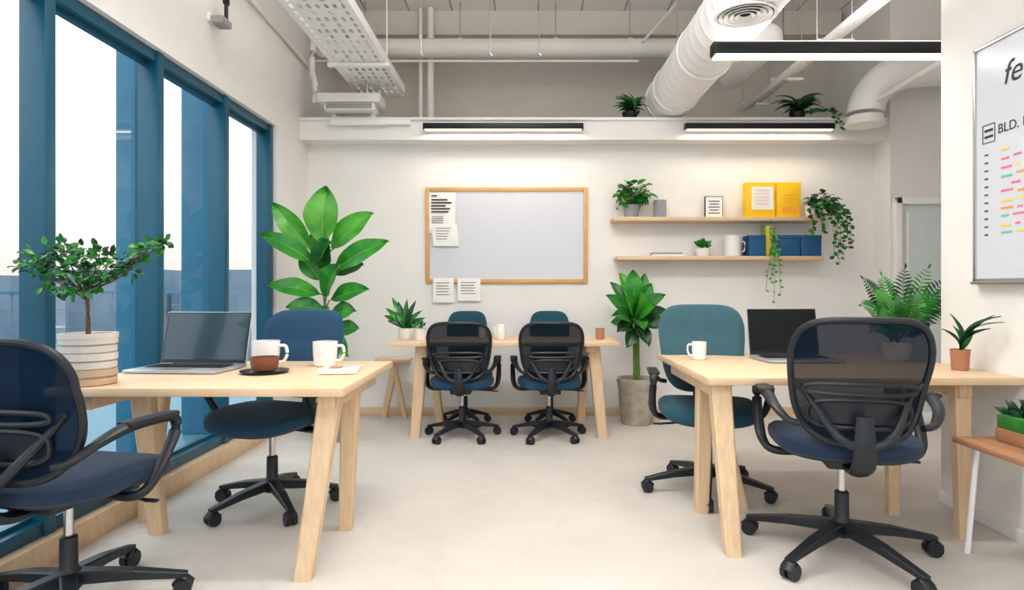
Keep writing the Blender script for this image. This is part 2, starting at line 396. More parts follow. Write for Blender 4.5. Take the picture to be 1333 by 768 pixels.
# ------------------------------------------------------------------ tables
def table(x0, x1, y0, y1, legs, rails=(), zt=.74, th=.035):
    b = B(); b.span((x0, y0, zt-th), (x1, y1, zt), 'wood', .005)
    for (t, q, w) in legs:
        b.beam((q[0], q[1], 0), (t[0], t[1], zt-th+.001), w*.85, w*.75, w*1.15, w*.9, 'woodleg', flat=True)
    for r in rails: b.span(r[0], r[1], 'woodleg', .004)
    return b.done('wooden_desk', origin=((x0+x1)/2, (y0+y1)/2, 0))
table(-1.9, -.715, 2.43, 3.36,
      [((-.80, 2.56), (-.86, 2.40), .08), ((-.80, 2.85), (-.84, 2.90), .07), ((-1.74, 2.80), (-1.70, 2.86), .08), ((-1.80, 3.05), (-1.84, 3.0), .08)],
      [((-.84, 2.5, .64), (-.77, 3.2, .705)), ((-1.83, 2.5, .64), (-1.76, 3.2, .705))])
table(.815, 2.215, 2.72, 3.76,
      [((.89, 2.80), (.89, 2.62), .08), ((.92, 3.12), (.90, 3.12), .075), ((.99, 3.3), (1.12, 3.16), .07), ((2.0, 2.82), (2.0, 2.80), .065), ((1.98, 3.3), (1.86, 3.1), .065)],
      [((.86, 2.78, .64), (.93, 3.6, .705)), ((1.97, 2.78, .64), (2.03, 3.6, .705))])
table(-1.02, .715, 4.58, 5.12,
      [((-.775, 4.70), (-.83, 4.70), .085), ((-.76, 4.98), (-.68, 5.03), .07), ((.53, 4.70), (.60, 4.70), .085), ((.50, 4.98), (.46, 5.03), .07)],
      [((-.80, 4.64, .655), (-.74, 5.06, .705)), ((.47, 4.64, .655), (.55, 5.06, .705))])
b = B(); b.beam((-1.235, 5.42, 0), (-1.13, 5.42, .50), .05, .05, .06, .05, 'woodleg', flat=True)
b.beam((-1.05, 5.42, 0), (-1.15, 5.42, .48), .045, .045, .045, .045, 'woodleg', flat=True)
b.span((-1.3, 5.32, .50), (-1.0, 5.52, .525), 'wood', .004); b.done('side_table', origin=(-1.15, 5.42, 0))

# ------------------------------------------------------------------ laptops, cups, small things
def laptop(x, y, z, w, d, h, tilt, scr, rz=0):
    b = B(); b.box((0, 0, .009), (w, d, .014), 'lapbody', .004)
    b.box((0, .03, .0165), (w*.86, d*.42, .002), 'key')
    for i in range(13):
        for j in range(5):
            b.box((-w*.39+i*w*.065, -.015+j*.024, .0185), (w*.053, .018, .003), 'key')
    b.box((0, -d*.32, .0165), (w*.3, d*.24, .0015), 'alu')
    R = Matrix.Rotation(-tilt, 4, 'X'); c = V((0, d/2-.004, .014)); T = Matrix.Translation(c) @ R
    def rb(cc, dd, k, bev=0): b.box(T @ V(cc), dd, k, bev, R=R)
    rb((0, 0, h/2), (w, .008, h), 'lapbody', .003); rb((0, -.0045, h/2), (w*.985, .002, h*.975), 'key'); rb((0, -.006, h/2+.006), (w*.95, .0015, h*.89), scr)
    b.cyl((-w*.35, d/2-.004, .014), (w*.35, d/2-.004, .014), .007, 'key', n=10)
    return b.done('laptop', loc=(x, y, z), rz=rz)
laptop(-1.63, 2.97, .741, .45, .28, .268, math.radians(14), 'scrL', math.radians(-4))
laptop(1.495, 3.38, .741, .41, .27, .27, math.radians(10), 'scrR', math.radians(3))

def mug(x, y, z, r, h, k='ceram', hd=None, fill='coffee', name='coffee_mug', taper=.88):
    b = B(); b.lathe([(0, 0), (r*taper*.9, 0), (r*taper, h*.04), (r*.97, h*.5), (r, h), (r*.93, h), (r*.9, h*.5), (r*.8, h*.1), (0, h*.1)], (0, 0, 0), k, n=28)
    if fill: b.lathe([(0, h*.8), (r*.91, h*.8)], (0, 0, 0), fill, n=28)
    if hd is not None:
        d = V((math.cos(hd), math.sin(hd), 0))
        b.tube([d*r*.93+V((0, 0, h*.82)), d*r*1.45+V((0, 0, h*.8)), d*r*1.55+V((0, 0, h*.5)), d*r*1.3+V((0, 0, h*.25)), d*r*.88+V((0, 0, h*.22))], h*.06, k, n=8, flat=1.4)
    return b.done(name, loc=(x, y, z))
mug(-1.015, 3.14, .741, .062, .125, hd=0)
mug(-1.215, 2.88, .7535, .064, .062, 'browncup', hd=None, name='brown_bowl', fill='coffee')
mug(-1.285, 3.06, .741, .068, .135, hd=0, name='coffee_mug', taper=.8)
b = B(); b.lathe([(0, 0), (.07, 0), (.105, .006), (.11, .012), (.103, .011), (.07, .006), (0, .006)], (0, 0, 0), 'blackm', n=36); b.done('black_saucer', loc=(-1.215, 2.88, .741))
mug(.975, 3.42, .741, .04, .1, hd=math.pi*.9)
mug(-.215, 4.92, .741, .036, .10, hd=None, name='white_cup', fill=None); mug(-.18, 4.78, .741, .036, .12, hd=None, name='white_cup', fill=None)
mug(-.335, 4.95, .741, .034, .09, hd=None, name='white_cup', fill=None)
mug(.60, 4.85, .741, .036, .085, k='terra', hd=None, name='terracotta_cup', fill=None)
b = B(); R = Matrix.Rotation(.15, 4, 'Z'); b.box((0, 0, .008), (.17, .22, .012), 'paper', .002, R=R); b.box((0, 0, .015), (.175, .225, .003), 'ceram', .001, R=R); b.box((-.03, .03, .0175), (.06, .09, .001), 'terra', 0, R=R)
b.done('notebook', loc=(-.87, 2.92, .741))

# ------------------------------------------------------------------ bench with planter box, right
b = B(); b.span((1.84, 2.05, .475), (2.205, 2.645, .50), 'walnut', .005)
for (x, y, bx, by) in ((1.90, 2.58, 1.905, 2.64), (1.90, 2.12, 1.87, 2.06), (2.15, 2.58, 2.18, 2.62), (2.15, 2.12, 2.18, 2.06)):
    b.tube([(x+.06, y, .468), (x+.01, y, .462), (x, y, .43), (bx, by, 0)], .011, 'white', n=10, sub=5)
b.tube([(1.96, 2.58, .466), (2.1, 2.58, .466)], .01, 'white'); b.tube([(1.96, 2.12, .466), (2.1, 2.12, .466)], .01, 'white')
b.done('side_bench', origin=(2.02, 2.35, 0))
b = B(); b.span((1.975, 2.40, .501), (2.18, 2.58, .555), 'walnut', .004); b.span((1.98, 2.405, .555), (2.175, 2.575, .61), 'leafB', .004)
for i in range(90):
    p = V((random.uniform(2.0, 2.16), random.uniform(2.42, 2.56), .6)); q = p+V((random.uniform(-.04, .03), random.uniform(-.04, .04), random.uniform(.03, .075)))
    b.leaf(p, q, .022, 'leafC', sag=.1, nu=4)
b.done('planter_box', origin=(2.07, 2.49, .501))

# ------------------------------------------------------------------ boards
def text(s, size, loc, rot, k, par):
    c = bpy.data.curves.new('text', 'FONT'); c.body = s; c.size = size; c.extrude = .0004; c.shear = .25 if size > .1 else 0
    c.materials.append(M[k]); o = bpy.data.objects.new('lettering', c); sc.collection.objects.link(o)
    Mx = rot.to_4x4(); Mx.translation = V(loc)-par.location; o.parent = par; o.matrix_local = Mx; return o
RR = Matrix(((0, 0, -1), (-1, 0, 0), (0, 1, 0)))
x0, x1, z0, z1 = -.885, .572, 1.19, 2.05
b = B(); b.span((x0+.02, YB-.018, z0+.02), (x1-.02, YB-.001, z1-.02), 'board')
for a, c in (((x0, YB-.03, z0), (x0+.035, YB-.001, z1)), ((x1-.035, YB-.03, z0), (x1, YB-.001, z1)), ((x0+.035, YB-.03, z1-.035), (x1-.035, YB-.001, z1)), ((x0+.035, YB-.03, z0), (x1-.035, YB-.001, z0+.035))):
    b.span(a, c, 'woodframe', .003)
wb = b.done('whiteboard', origin=((x0+x1)/2, YB-.01, z0))
def note(xa, xb, za, zb, y, lines, name='paper_note', sk=0):
    b = B(); b.grid(lambda u, v: V((xa+(xb-xa)*v+sk*(1-u), y-.006*math.sin(u*3)*v, za+(zb-za)*u)), 6, 6, 'paper')
    b.grid(lambda u, v: V((xa+(xb-xa)*v+sk*(1-u), y+.001, za+(zb-za)*u)), 1, 1, 'paper')
    for (u, v0, v1, hh) in lines:
        z = za+(zb-za)*u; b.box(((xa+(xb-xa)*(v0+v1)/2)+sk*(1-u), y-.008, z), ((xb-xa)*(v1-v0), .0008, hh), 'ink')
    return b.done(name, origin=((xa+xb)/2, y, za))
note(-.85, -.615, 1.64, 2.0, YB-.034, [(.92, .08, .3, .012)]+[(.82-.075*i, .08, .08+(.62, .78, .55, .72, .66)[i], .013) for i in range(5)]+[(.4-.05*i, .1, .55, .005) for i in range(4)])
note(-.83, -.60, 1.52, 1.72, YB-.044, [(.8-.12*i, .15, .75-.05*i, .004) for i in range(5)], sk=.02)
note(-.815, -.63, 1.015, 1.235, YB-.034, [(.8-.12*i, .15, .8-.07*(i % 2), .004) for i in range(5)])
note(-.595, -.39, 1.03, 1.235, YB-.034, [(.8-.12*i, .15, .8-.07*(i % 2), .004) for i in range(5)])
b = B(); ya, yb_, za, zb = 1.3, 3.01, 1.165, 2.30
b.span((XR-.014, ya, za), (XR-.001, yb_, zb), 'board')
for a, c in (((XR-.022, ya, za), (XR-.001, ya+.015, zb)), ((XR-.022, yb_-.015, za), (XR-.001, yb_, zb)), ((XR-.022, ya, zb-.015), (XR-.001, yb_, zb)), ((XR-.022, ya, za), (XR-.001, yb_, za+.018))):
    b.span(a, c, 'alu', .002)
b.span((XR-.05, ya+.2, za-.01), (XR-.001, yb_-.02, za+.004), 'alu', .002)
xs = XR-.0155
random.seed(11)
for r in range(11):
    z = 1.77-r*.038; y = 2.84
    b.box((xs, 2.93, z), (.001, .022, .007), 'ink')
    for c in range(9):
        wd = random.uniform(.02, .075)
        if random.random() < .8: b.box((xs, y-wd/2, z+random.uniform(-.006, .006)), (.001, wd, .010), random.choice(['pink', 'mint', 'orange', 'yn', 'yn']))
        y -= wd+.025
for (y, z, w, h) in ((2.915, 1.87, .075, .085),):
    for (dy, dz, ww, hh) in ((0, h/2, w, .004), (0, -h/2, w, .004), (w/2, 0, .004, h), (-w/2, 0, .004, h), (0, .015, w*.7, .012), (0, -.015, w*.7, .012)):
        b.box((xs, y+dy, z+dz), (.001, ww, hh), 'ink')
wr = b.done('whiteboard', origin=(XR-.01, 2.15, za))
text('few Days plan', .15, (xs, 2.83, 2.07), RR, 'ink', wr)
text('BLD. Lease', .062, (xs, 2.86, 1.855), RR, 'ink', wr)

# ------------------------------------------------------------------ shelves + contents
ZU, ZL = 1.763, 1.423
for (x0, x1, z) in ((.775, 2.6, ZU), (.81, 2.6, ZL)):
    b = B(); b.span((x0, 5.33, z-.035), (x1, YB-.001, z-.001), 'wood', .004); b.done('floating_shelf', origin=((x0+x1)/2, 5.44, z))
def pot(b, c, r, h, k, taper=.78, soil=True):
    b.lathe([(0, 0), (r*taper, 0), (r*taper*1.02, h*.03), (r*.99, h*.92), (r*1.03, h*.95), (r*1.03, h), (r*.92, h), (r*.9, h*.85), (0, h*.85)], c, k, n=28)
    if soil: b.lathe([(0, h*.88), (r*.9, h*.87)], c, 'soil', n=20)
def bush(b, base, cen, rad, n, L, w, ks, seed=1, stem=True, droop=.3, zmin=None):
    random.seed(seed); base = V(base); cen = V(cen)
    for i in range(n):
        d = V((random.gauss(0, 1), random.gauss(0, 1), random.gauss(.2, 1))).normalized()*random.uniform(.45, 1)
        p = cen+V((d.x*rad[0], d.y*rad[1], d.z*rad[2]))
        t = p+V((d.x, d.y-.25, d.z*.5-droop)).normalized()*L*random.uniform(.7, 1.2)
        if zmin is not None: p.z = max(p.z, zmin); t.z = max(t.z, zmin)
        t.y = min(t.y, 5.53) if p.y > 5 else t.y
        b.leaf(p, t, w*random.uniform(.8, 1.2), random.choice(ks), n=(d.x*.6, -.7+d.y*.4, .8), sag=.12, nu=5)
        if stem and i % 2 == 0: b.tube([base, base*.5+p*.5+V((0, 0, .02)), p], .0022, 'stem', n=4, sub=3)
def vine(b, pts, ls, ks, seed=1, step=1):
    random.seed(seed); P = catmull(pts, 8); b.tube(P, .002, 'stem', n=4, sub=1)
    for p in P[::step]:
        t = p+V((random.uniform(-1, 1), random.uniform(-.8, .2), random.uniform(-.8, .2))).normalized()*ls*random.uniform(.7, 1.2)
        b.leaf(p, t, ls*.75, random.choice(ks), n=(random.uniform(-.4, .4), -1, .5), nu=4)
b = B(); c = (.95, 5.43, ZU); pot(b, c, .075, .11, 'greypot')
bush(b, (.95, 5.43, ZU+.09), (.97, 5.41, ZU+.21), (.14, .06, .09), 95, .08, .055, ['leafB', 'leafD', 'leafD'], 5, zmin=ZU+.02)
vine(b, [(.9, 5.4, ZU+.12), (.84, 5.35, ZU+.14), (.81, 5.35, ZU+.06)], .05, ['leafD', 'leafB'], 3, 3)
b.done('potted_pothos', origin=c)
b = B(); b.lathe([(0, 0), (.052, 0), (.056, .005), (.056, .155), (.05, .155), (.05, .05), (0, .05)], (1.20, 5.43, ZU), 'greypot', n=24); b.done('grey_vase', origin=(1.2, 5.43, ZU))
b = B(); b.span((1.605, 5.45, ZU), (1.765, 5.47, ZU+.195), 'blackm', .002); b.span((1.612, 5.446, ZU+.007), (1.758, 5.451, ZU+.188), 'paper')
for i in range(5): b.box((1.685, 5.445, ZU+.15-.026*i), (.10-.015*(i % 2), .001, .008), 'ink')
b.done('framed_sign', origin=(1.685, 5.46, ZU))
b = B(); b.span((1.945, 5.40, ZU), (2.213, 5.47, ZU+.31), 'yellow', .005); b.span((2.0, 5.394, ZU+.07), (2.19, 5.399, ZU+.27), 'paper')
for i in range(5): b.box((2.09, 5.392, ZU+.24-.03*i), (.12, .001, .004), 'orange')
b.done('yellow_magazine_box', origin=(2.08, 5.43, ZU))
b = B(); b.span((2.222, 5.41, ZU), (2.44, 5.48, ZU+.312), 'yellow', .005)
for i in range(3): b.box((2.34, 5.408, ZU+.2-.03*i), (.11, .001, .005), 'orange')
b.box((2.34, 5.408, ZU+.07), (.13, .001, .05), 'orange'); b.done('yellow_magazine_box', origin=(2.33, 5.44, ZU))
b = B(); c = (2.53, 5.41, ZU); pot(b, c, .06, .10, 'ceram')
bush(b, (2.53, 5.41, ZU+.09), (2.62, 5.39, ZU+.12), (.13, .07, .11), 100, .06, .04, ['leafC', 'leafB', 'leafC'], 8, zmin=ZU+.005)
for i, (dx, L) in enumerate(((-.10, .18), (-.02, .2), (.08, .40), (.12, .47), (.16, .42), (.2, .32), (.22, .25), (.14, .35), (.1, .3))):
    vine(b, [(2.55, 5.38, ZU+.1), (2.55+dx*.7, 5.31, ZU+.10), (2.57+dx, 5.28, ZU-.02), (2.57+dx+.02, 5.285, ZU+.05-L)], .045, ['leafC', 'leafB'], 20+i)
b.done('trailing_ivy', origin=c)
b = B()
b.span((1.12, 5.37, ZL), (1.41, 5.52, ZL+.016), 'paper', .002); b.span((1.13, 5.38, ZL+.017), (1.39, 5.51, ZL+.034), 'greypot', .002); b.done('book_stack', origin=(1.26, 5.44, ZL))
b = B(); c = (1.575, 5.43, ZL); pot(b, c, .07, .07, 'ceram', taper=.85); bush(b, (1.575, 5.43, ZL+.06), (1.575, 5.42, ZL+.085), (.07, .05, .03), 45, .045, .022, ['leafD', 'leafB'], 9, droop=-.6); b.done('potted_succulent', origin=c)
b = B(); b.lathe([(0, 0), (.07, 0), (.074, .004), (.074, .165), (.066, .17), (.066, .185), (0, .187)], (1.84, 5.43, ZL), 'ceram', n=30); b.tube([(1.91, 5.40, ZL+.13), (1.94, 5.40, ZL+.12), (1.935, 5.4, ZL+.05), (1.91, 5.4, ZL+.04)], .005, 'ceram'); b.done('white_pitcher', origin=(1.84, 5.43, ZL))
for (x0, x1) in ((1.965, 2.105), (2.205, 2.41), (2.418, 2.596)):
    b = B(); b.span((x0, 5.36, ZL), (x1, 5.52, ZL+.15), 'bluebox', .003); b.span((x0-.002, 5.357, ZL+.15), (x1+.002, 5.523, ZL+.183), 'bluebox', .003); b.done('blue_storage_box', origin=((x0+x1)/2, 5.44, ZL))
b = B(); b.span((2.125, 5.40, ZL), (2.19, 5.5, ZL+.27), 'greenbook', .003); b.span((2.13, 5.396, ZL+.01), (2.185, 5.40, ZL+.26), 'yn'); b.done('green_binder', origin=(2.16, 5.43, ZL))
b = B(); pot(b, (2.16, 5.355, ZL), .018, .035, 'ceram')
for i, (dx, L) in enumerate(((-.03, .32), (.02, .42), (.06, .36), (0, .25))):
    vine(b, [(2.16, 5.355, ZL+.03), (2.16+dx*.5, 5.31, ZL+.05), (2.14+dx, 5.295, ZL-.08), (2.13+dx*1.4, 5.30, ZL+.02-L)], .032, ['leafD', 'leafA'], 40+i, 2)
for i in range(3): vine(b, [(2.16, 5.355, ZL+.03), (2.15+i*.015, 5.35, ZL+.12), (2.14+i*.02, 5.35, ZL+.24)], .035, ['leafD', 'leafA'], 50+i, 2)
b.done('string_vine', origin=(2.16, 5.355, ZL))

# ledge plants
for (px, w, sd) in ((820, .15, 61), (1038, .2, 62)):
    x = (px-CX)*5.45/F; b = B(); c = (x, 5.45, 2.626); pot(b, c, .07, .07, 'blackm')
    random.seed(sd)
    for i in range(52):
        a = random.uniform(0, 6.28); r = random.uniform(.4, 1.2)
        t = V((x+math.cos(a)*w*r, 5.45+math.sin(a)*.09*r, 2.72+random.uniform(-.03, .14)))
        b.leaf((x, 5.45, 2.68), t, .055, random.choice(['leafC', 'leafC', 'leafC', 'leafB']), n=(0, -.6, .8), sag=.3, nu=6)
    if sd == 62:
        for i in range(3): vine(b, [(x+.05, 5.42, 2.70), (x+.16, 5.34, 2.69), (x+.22+.02*i, 5.29, 2.66), (x+.24+.02*i, 5.215, 2.54-.03*i)], .045, ['leafB', 'leafC'], 70+i, 2)
    b.done('ledge_fern', origin=c)

# ------------------------------------------------------------------ floor plants
def pl(px, py, Y, dy=0): return at(px, py, Y)+V((0, dy, 0))
Y = 4.62; base = at(428, 0, Y); base.z = 0; b = B(); pot(b, base, .15, .3, 'concrete')
b.tube([base+V((0, 0, .25)), at(430, 480, Y), at(424, 410, Y), at(420, 350, Y), at(418, 325, Y)], [.016, .013, .011, .009, .007], 'stem', n=8)
LV = [((420, 325), (427, 243), 46, 'leafA', 0), ((410, 330), (362, 266), 28, 'leafA', -.1), ((414, 345), (349, 307), 26, 'leafD', -.15), ((428, 330), (487, 278), 34, 'leafA', .0),
      ((430, 355), (509, 315), 30, 'leafD', -.05), ((422, 385), (362, 373), 26, 'leafD', -.2), ((428, 392), (486, 377), 26, 'leafD', -.1), ((420, 345), (447, 318), 34, 'leafB', -.25),
      ((418, 352), (440, 312), 30, 'leafB', -.2), ((424, 390), (455, 345), 34, 'leafD', -.2), ((426, 405), (385, 400), 26, 'leafB', -.2), ((430, 410), (470, 405), 26, 'leafD', -.1),
      ((432, 425), (462, 462), 24, 'leafD', -.15), ((436, 430), (468, 428), 22, 'leafB', .0), ((422, 370), (388, 335), 26, 'leafB', .05), ((426, 360), (470, 345), 26, 'leafB', .08), ((428, 400), (400, 418), 24, 'leafB', -.15), ((425, 340), (405, 300), 26, 'leafA', .08)]
for (a, t, w, k, dy) in LV:
    p, q = pl(*a, Y), pl(*t, Y, dy); m = p+(q-p)*.22
    b.tube([at(424, a[1]+22, Y), p, m], [.006, .005, .003], 'stem', n=6, sub=3)
    b.leaf(p+(q-p)*.1, q, w*Y/F*1.0, k, n=(random.uniform(-.5, .5), -1, .5), sag=.12, fold=.16, nu=14, shape=.95, wav=.025)
b.done('banana_plant', origin=base)
Y = 5.2; base = at(829, 0, Y); base.z = 0; b = B()
b.lathe([(0, 0), (.125, 0), (.135, .02), (.15, .2), (.162, .34), (.17, .355), (.168, .385), (.15, .385), (.145, .33), (0, .33)], base, 'concrete', n=36)
b.lathe([(0, .345), (.148, .34)], base, 'soil', n=20)
for j in range(3): b.tube([base+V((.02*(j-1), 0, .33)), at(828+3*(j-1), 450, Y), at(826+6*(j-1), 400, Y)], [.012, .010, .008], 'stem', n=8)
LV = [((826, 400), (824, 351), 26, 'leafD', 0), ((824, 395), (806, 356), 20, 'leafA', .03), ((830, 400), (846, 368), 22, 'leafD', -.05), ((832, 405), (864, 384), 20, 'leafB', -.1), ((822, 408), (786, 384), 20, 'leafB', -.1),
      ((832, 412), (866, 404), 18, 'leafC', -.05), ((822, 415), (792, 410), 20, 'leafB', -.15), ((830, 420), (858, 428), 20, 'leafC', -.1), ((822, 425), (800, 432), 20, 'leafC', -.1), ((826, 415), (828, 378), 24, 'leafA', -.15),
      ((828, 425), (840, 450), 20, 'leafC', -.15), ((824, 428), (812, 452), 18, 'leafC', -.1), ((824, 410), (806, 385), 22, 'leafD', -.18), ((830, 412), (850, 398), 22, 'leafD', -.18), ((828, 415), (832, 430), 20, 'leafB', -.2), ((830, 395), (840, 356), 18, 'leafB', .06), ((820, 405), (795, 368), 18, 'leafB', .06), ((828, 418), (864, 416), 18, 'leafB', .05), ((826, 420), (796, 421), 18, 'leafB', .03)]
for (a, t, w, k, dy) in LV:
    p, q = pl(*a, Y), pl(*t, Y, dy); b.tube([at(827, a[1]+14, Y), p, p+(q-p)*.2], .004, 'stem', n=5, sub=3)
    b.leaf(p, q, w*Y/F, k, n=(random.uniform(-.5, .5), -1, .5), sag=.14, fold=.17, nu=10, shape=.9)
b.done('rubber_plant', origin=base)

# bonsai-like tree on left desk
bx = V((-1.80, 2.54, .741)); b = B()
for i in range(6):
    r = .101+.003*(i % 2); z = i*.033
    b.lathe([(r*.9, z), (r, z+.003), (r, z+.028), (r*.9, z+.031)], bx, 'slat' if i > 1 else 'slatw', n=30)
b.lathe([(0, 0), (.094, 0), (.094, .19), (.106, .19), (.106, .21), (.086, .21), (.084, .185), (0, .185)], bx, 'slat', n=30); b.lathe([(0, .192), (.086, .19)], bx, 'soil', n=20)
top = bx+V((0, -.01, .40)); b.tube([bx+V((0, 0, .18)), bx+V((.005, -.01, .3)), top], [.010, .008, .007], 'bark', n=8)
random.seed(21)
CL = [(40, 343, 2.35, .06), (62, 335, 2.36, .07), (85, 345, 2.42, .08), (60, 360, 2.38, .055), (105, 340, 2.5, .08), (120, 352, 2.5, .065), (95, 368, 2.45, .06), (140, 345, 2.5, .06), (160, 338, 2.52, .05), (172, 350, 2.5, .05), (130, 330, 2.5, .05), (82, 325, 2.42, .04), (185, 328, 2.52, .035), (212, 318, 2.52, .03), (118, 370, 2.5, .04), (75, 376, 2.42, .035), (198, 322, 2.5, .03)]
for (px, py, Yd, r) in CL:
    c = at(px, py, Yd)
    b.tube([top-V((0, 0, random.uniform(.0, .06))), (top+c)/2+V((0, 0, -.02)), c], [.004, .003, .002], 'bark', n=5, sub=4)
    for i in range(int(9+r*270)):
        d = V((random.gauss(0, 1), random.gauss(0, 1), random.gauss(0, .7))).normalized(); p = c+d*r*random.uniform(.1, 1)
        if p.x < -1.93: p.x = -1.93
        t = p+(d+V((0, -.3, random.uniform(-.4, .3)))).normalized()*random.uniform(.025, .045)
        if t.x < -1.94: t.x = -1.94
        b.leaf(p, t, .024, random.choice(['leafB', 'leafD', 'leafB', 'leafC']), n=(d.x*.4, -.8, .6), nu=4)
b.done('potted_tree', origin=bx)

bx = V((-.93, 4.88, .741)); b = B(); pot(b, bx, .07, .085, 'ceram'); random.seed(5)
for (px, py) in ((500, 395), (508, 381), (516, 386), (528, 383), (540, 385), (552, 408), (548, 398), (502, 412), (533, 394), (520, 396), (498, 405), (545, 415), (512, 400), (526, 405), (536, 408)):
    b.leaf(bx+V((0, 0, .08)), at(px+2, py+6, 4.88+random.uniform(-.08, .08)), .05, random.choice(['leafB', 'leafC', 'leafD']), n=(0, -1, .6), sag=.15, nu=8)
b.done('potted_plant', origin=bx)
bx = V((-.80, 4.76, .741)); b = B(); pot(b, bx, .045, .09, 'ceram'); bush(b, bx+V((0, 0, .08)), bx+V((0, 0, .1)), (.05, .04, .03), 16, .04, .02, ['leafB'], 4, droop=-.5); b.done('potted_succulent', origin=bx)

def frond(b, p0, p1, arch, L, k, n=18):
    p0, p1 = V(p0), V(p1); mid = (p0+p1)/2+V((0, 0, arch)); P = []
    for i in range(n+1):
        u = i/n; P.append(p0*(1-u)**2+mid*2*u*(1-u)+p1*u*u)
    b.tube(P, [.003, .0012], 'stem', n=5, sub=1)
    for i in range(3, n+1):
        u = i/n; t = (P[i]-P[i-1]).normalized(); s = t.cross(V((0, -.8, .6)))
        if s.length < .1: s = V((0, 1, 0))
        s.normalize(); l = L*(math.sin(math.pi*min(1, .15+u*.85))**.7+.12)
        for sg in (-1, 1):
            b.leaf(P[i], P[i]+(s*sg+t*.55+V((0, 0, -.15))).normalized()*l, l*.28, k, n=(0, -.8, .7), sag=.08, nu=4)
    b.leaf(P[-1], P[-1]+(P[-1]-P[-2]).normalized()*L*.5, L*.2, k, nu=4)
bx = V((2.08, 3.42, .741)); b = B(); pot(b, bx, .08, .10, 'ceram'); o = bx+V((0, 0, .09)); random.seed(9)
for (px, py, dy, ar) in ((1124, 364, -.05, .08), (1122, 398, -.1, .10), (1148, 360, .05, .08), (1178, 350, .05, .03), (1208, 350, .0, .03), (1232, 366, -.02, .08), (1242, 396, -.02, .12), (1150, 415, -.15, .10), (1215, 420, -.1, .08), (1135, 430, -.12, .1), (1192, 380, -.14, .05), (1165, 388, -.12, .06), (1220, 385, -.08, .08), (1140, 382, -.05, .1), (1238, 380, .0, .1), (1200, 400, -.14, .1)):
    q = at(px, py, 3.40+dy)
    if q.x > 2.19 and q.y < 3.32: q.y = 3.33
    frond(b, o, q, ar, .07, random.choice(['leafB', 'leafD', 'leafB', 'leafC']))
b.done('potted_fern', origin=bx)
bx = V((2.115, 2.98, .741)); b = B(); pot(b, bx, .042, .10, 'terra', taper=.85); o = bx+V((0, 0, .09)); random.seed(12)
for (px, py, w) in ((1304, 412, .04), (1236, 408, .03), (1240, 424, .035), (1290, 428, .035), (1225, 428, .03), (1268, 420, .03), (1308, 420, .03), (1296, 410, .03)):
    Yd = min(2.98, 2.16*F/(px-CX)); b.leaf(o, at(px, py, Yd), w, random.choice(['leafB', 'leafC']), n=(0, -.7, .8), sag=.18, nu=8)
b.done('potted_plant', origin=bx)

# ------------------------------------------------------------------ ceiling services
b = B(); tx0, tx1, tz, ty0, ty1 = -1.5, -1.08, 2.90, 1.2, 5.66
cols = [.04]+[.024, .036]*6+[.024, .04]; tot = sum(cols); cols = [c*(tx1-tx0)/tot for c in cols]
rows = []; y = ty0
while y < ty1-.08: rows.append((y, .034, 0)); y += .034; rows.append((y, .058, 1)); y += .058
xe = [tx0]
for c in cols: xe.append(xe[-1]+c)
n = 0
for (y, dy, hole) in rows:
    n += 1
    for j in range(len(cols)):
        if hole and ((j % 4 == 1) if n % 4 == 0 else (j % 2 == 1)): continue
        b.add([(xe[j], y, tz), (xe[j+1], y, tz), (xe[j+1], y+dy, tz), (xe[j], y+dy, tz)], [[0, 1, 2, 3]], 'white')
for x in (tx0, tx1): b.span((x-.004, ty0, tz-.003), (x+.004, y, tz+.07), 'white')
b.span((tx0, y-.01, tz-.003), (tx1, y, tz+.07), 'white')
for yy in (2, 3.4, 4.8):
    for x in (tx0-.01, tx1+.01): b.cyl((x, yy, tz), (x, yy, ZC-.002), .005, 'pipe', n=6)
    b.span((tx0-.03, yy-.02, tz-.03), (tx1+.03, yy+.02, tz-.004), 'white')
b.done('cable_tray', origin=(-1.3, 3.5, tz))
b = B(); b.span((-1.75, 5.2, 2.72), (-1.22, 5.42, 2.80), 'pipe', .01); b.span((-1.70, 5.22, 2.66), (-1.27, 5.4, 2.718), 'duct', .008)
for i in range(5): b.span((-1.68, 5.213, 2.67+i*.009), (-1.29, 5.219, 2.673+i*.009), 'greypot')
b.cyl((-1.35, 5.3, 2.79), (-1.35, 5.3, 2.895), .008, 'pipe'); b.span((-1.33, 5.34, 2.626), (-1.29, 5.38, 2.67), 'pipe'); b.span((-1.68, 5.36, 2.626), (-1.64, 5.4, 2.67), 'pipe')
b.done('ventilation_unit', origin=(-1.5, 5.3, 2.66))
b = B(); b.tube([(-1.84, 5.60, 3.34), (-1.80, 5.74, 3.39), (-1.7, 5.8, 3.41), (-1.4, 5.8, 3.41), (2.0, 5.8, 3.41)], .085, 'pipe', n=20, sub=6)
for x in (-1.5, -.6, .3, 1.0):
    b.cyl((x-.02, 5.8, 3.41), (x+.02, 5.8, 3.41), .093, 'pipe', n=20); b.cyl((x, 5.8, 3.49), (x, 5.8, ZC-.002), .006, 'alu', n=6)
b.done('ventilation_pipe', origin=(0, 5.8, 3.41))
b = B(); b.cyl((XL+.002, 5.62, 3.22), (1.05, 5.62, 3.22), .010, 'pipe', n=8); b.done('conduit_pipe', origin=(-.5, 5.62, 3.22))
b = B(); b.tube([(-1.80, 5.3, 2.74), (-1.80, 5.3, 2.9), (-1.86, 5.4, 3.05), (-1.86, 5.42, 3.3), (-1.86, 5.42, ZC-.005)], .025, 'pipe'); b.done('conduit_pipe', origin=(-1.85, 5.4, 3))
